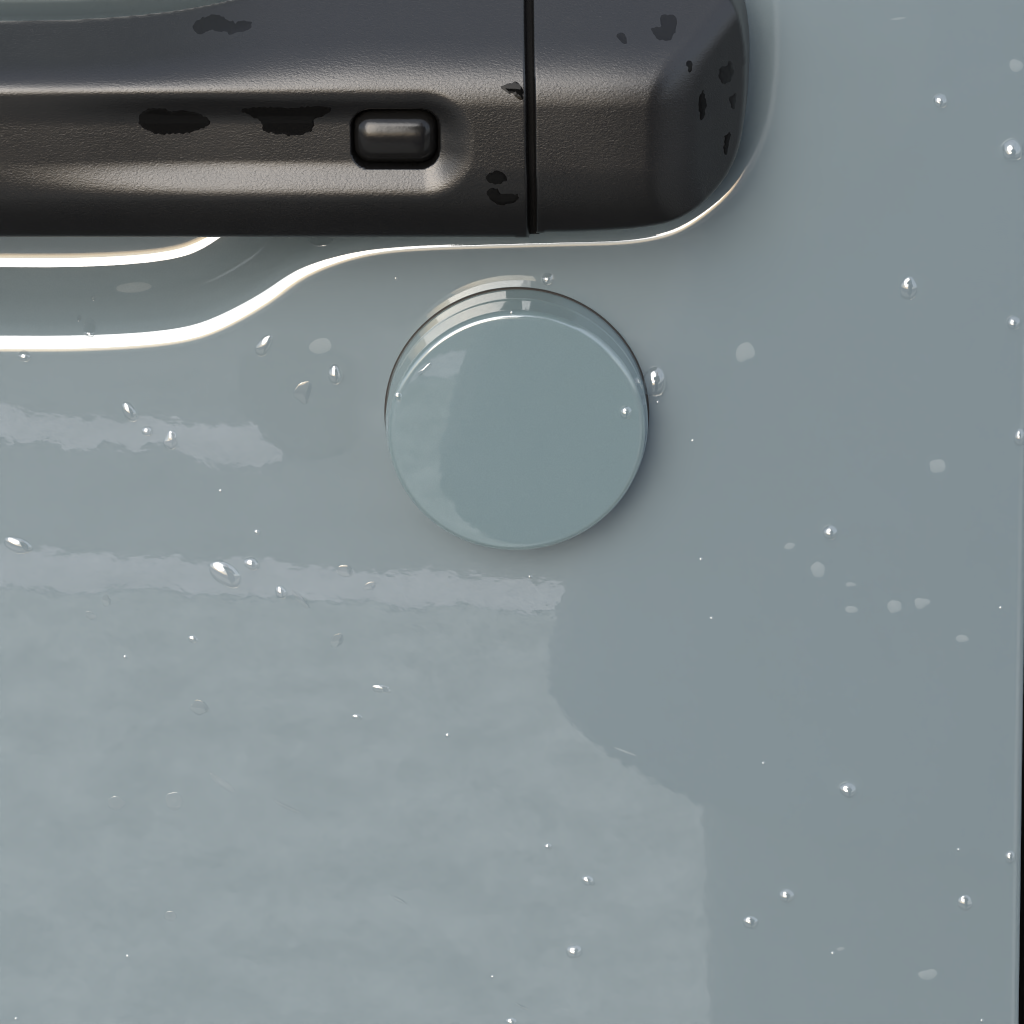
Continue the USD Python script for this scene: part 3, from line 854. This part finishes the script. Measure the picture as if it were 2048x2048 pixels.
SPECKS = [(1402, 1118, 'speck of water right of and below the lock cover, upper of two'), (1423, 1236, 'speck of water right of and below the lock cover, lower of two'),
          (1385, 881, 'speck of water close to the right side of the lock cover'), (2001, 1215, 'speck of water near the door edge, half way down'),
          (1665, 1906, 'speck of water touching the left end of a tiny pale smear'), (1527, 1526, 'speck of water left of the bright wide bead'),
          (1917, 1699, 'speck of water left of the bead close to the door edge'), (255, 1912, 'speck of water in the lower left corner, upper one'),
          (32, 2037, 'speck of water in the lower left corner, lowest one'), (441, 981, 'speck of water between the two pale mirrored bands'),
          (1315, 804, 'speck of water just under the large droplet by the lock cover'), (178, 619, 'speck of water inside the pocket, right one of two'),
          (154, 648, 'speck of water inside the pocket, left one of two'), (792, 556, 'speck of water between the pocket rim and the lock cover'),
          (1023, 622, 'speck of water on the sloping shoulder of the lock cover'), (1060, 1153, 'speck of water below the bottom of the lock cover'),
          (1964, 2041, 'speck of water at the bottom edge near the right corner'), (250, 1313, 'speck of water below a small flat bead at left'), (985, 1953, 'speck of water low in the middle')]
for i, (px, py, label) in enumerate(SPECKS):
    v, f = drop_mesh(px, py, 8, 8, 0, 'bead', 0, 'cover' if px == 1023 else 'door', 100 + i)
    tag(obj('water_speck', v, f, WATER, '/World', smooth=60), label, 'water speck', 'tiny water specks scattered on the paint')

# flat films of water lying on the black handle
FILMS = [
    ([(277, 236), (285, 222), (318, 216), (350, 223), (385, 222), (405, 230), (420, 243), (408, 255), (385, 264), (330, 268), (297, 263), (281, 250)], 15.8, 'black oval wet patch on the grip, left one of two in the hollow'),
    ([(484, 222), (530, 215), (600, 214), (662, 220), (648, 233), (630, 240), (625, 258), (615, 266), (545, 266), (527, 260), (522, 246), (505, 234)], 15.8, 'black ragged wet patch on the grip, left of the button'),
    ([(385, 52), (400, 38), (445, 34), (470, 44), (506, 46), (500, 58), (478, 67), (440, 64), (415, 62), (395, 68)], 13.0, 'dark wet patch on the top slope of the grip'),
    ([(1004, 174), (1016, 166), (1034, 166), (1042, 174), (1043, 198), (1034, 194), (1022, 187), (1010, 184)], 16.5, 'black wet blot beside the joint, upper one'),
    ([(973, 356), (985, 344), (1003, 345), (1013, 358), (1002, 366), (985, 366)], 16.8, 'small dark wet spot low beside the joint'),
    ([(977, 380), (990, 376), (1003, 386), (1020, 386), (1038, 394), (1028, 405), (1005, 410), (985, 402)], 16.4, 'black wet blot lowest beside the joint'),
    ([(1232, 72), (1240, 66), (1252, 74), (1253, 86), (1243, 84)], 14.0, 'small wet dot on the top slope of the end piece'),
    ([(1304, 56), (1322, 52), (1320, 36), (1335, 28), (1350, 36), (1352, 62), (1340, 78), (1322, 80), (1310, 70)], 13.5, 'curved wet patch on the top slope of the end piece'),
    ([(1375, 125), (1380, 122), (1384, 135), (1380, 148), (1376, 140)], 16.0, 'slim wet fleck high on the angled right side of the end piece'),
    ([(1400, 190), (1406, 180), (1411, 195), (1409, 230), (1404, 240), (1399, 222)], 14.5, 'upright black wet fleck on the angled right side of the end piece'),
    ([(1438, 150), (1442, 135), (1452, 132), (1458, 120), (1462, 124), (1457, 165), (1448, 166), (1440, 160)], 11.5, 'ragged wet fleck near the right silhouette of the end piece'),
    ([(1447, 288), (1451, 272), (1458, 266), (1457, 290), (1452, 308), (1447, 304)], 11.0, 'lowest wet fleck on the angled right side of the end piece'),
    ([(1463, 192), (1470, 186), (1472, 205), (1468, 218), (1463, 212)], 10.5, 'faint wet fleck by the right silhouette of the end piece'),
]


def film(pts, d, i):
    pts = np.array(pts, float)
    # put every corner on the handle's surface
    x, z = at(pts[:, 0], pts[:, 1], d)
    for _ in range(12):
        hh = handle_at(x, z)
        x, z = at(pts[:, 0], pts[:, 1], hh)
    c = np.stack([x, z], 1)
    cl = np.vstack([c, c[:1]])
    l = np.r_[0, np.cumsum(np.linalg.norm(np.diff(cl, axis=0), axis=1))]
    cur = CubicSpline(l, cl, bc_type='periodic')(np.linspace(0, l[-1], 200, endpoint=False))
    OL = Outline(cur, 0.02)
    st = 0.09
    xs, zs = np.arange(cur[:, 0].min() - 0.4, cur[:, 0].max() + 0.4, st), np.arange(cur[:, 1].min() - 0.4, cur[:, 1].max() + 0.4, st)
    XX, ZZ = np.meshgrid(xs, zs)
    s, _, _ = OL(XX, ZZ)
    s = s + (0.28 if i < 13 else 0.06) * (meshkit.noise(np.stack([XX * 3.5, ZZ * 3.5, np.full_like(XX, i)], -1), 3) - 0.5)
    S = handle_at(XX, ZZ)
    H = S + 0.02 * np.clip(s / 0.25, -1, 1) + 0.002 * np.clip(s, -0.5, 2)
    v = np.stack([XX, H, ZZ], -1).reshape(-1, 3)
    q = quads(*XX.shape)
    q = q[(s.ravel()[q] > 0.0).any(1)]
    vw = to_world(v)
    f = tris(q)
    n = vnormals(vw, f)
    return compact(vw, f, n)


for i, (pts, d, label) in enumerate(FILMS):
    v, f, n = film(pts, d, i)
    tag(obj('wet_patch', v, f, WET_SHINY if i in (2, 6, 7, 10, 12) else WET, '/World', normals=n), label, 'wet patch', 'wet patches on the black handle')
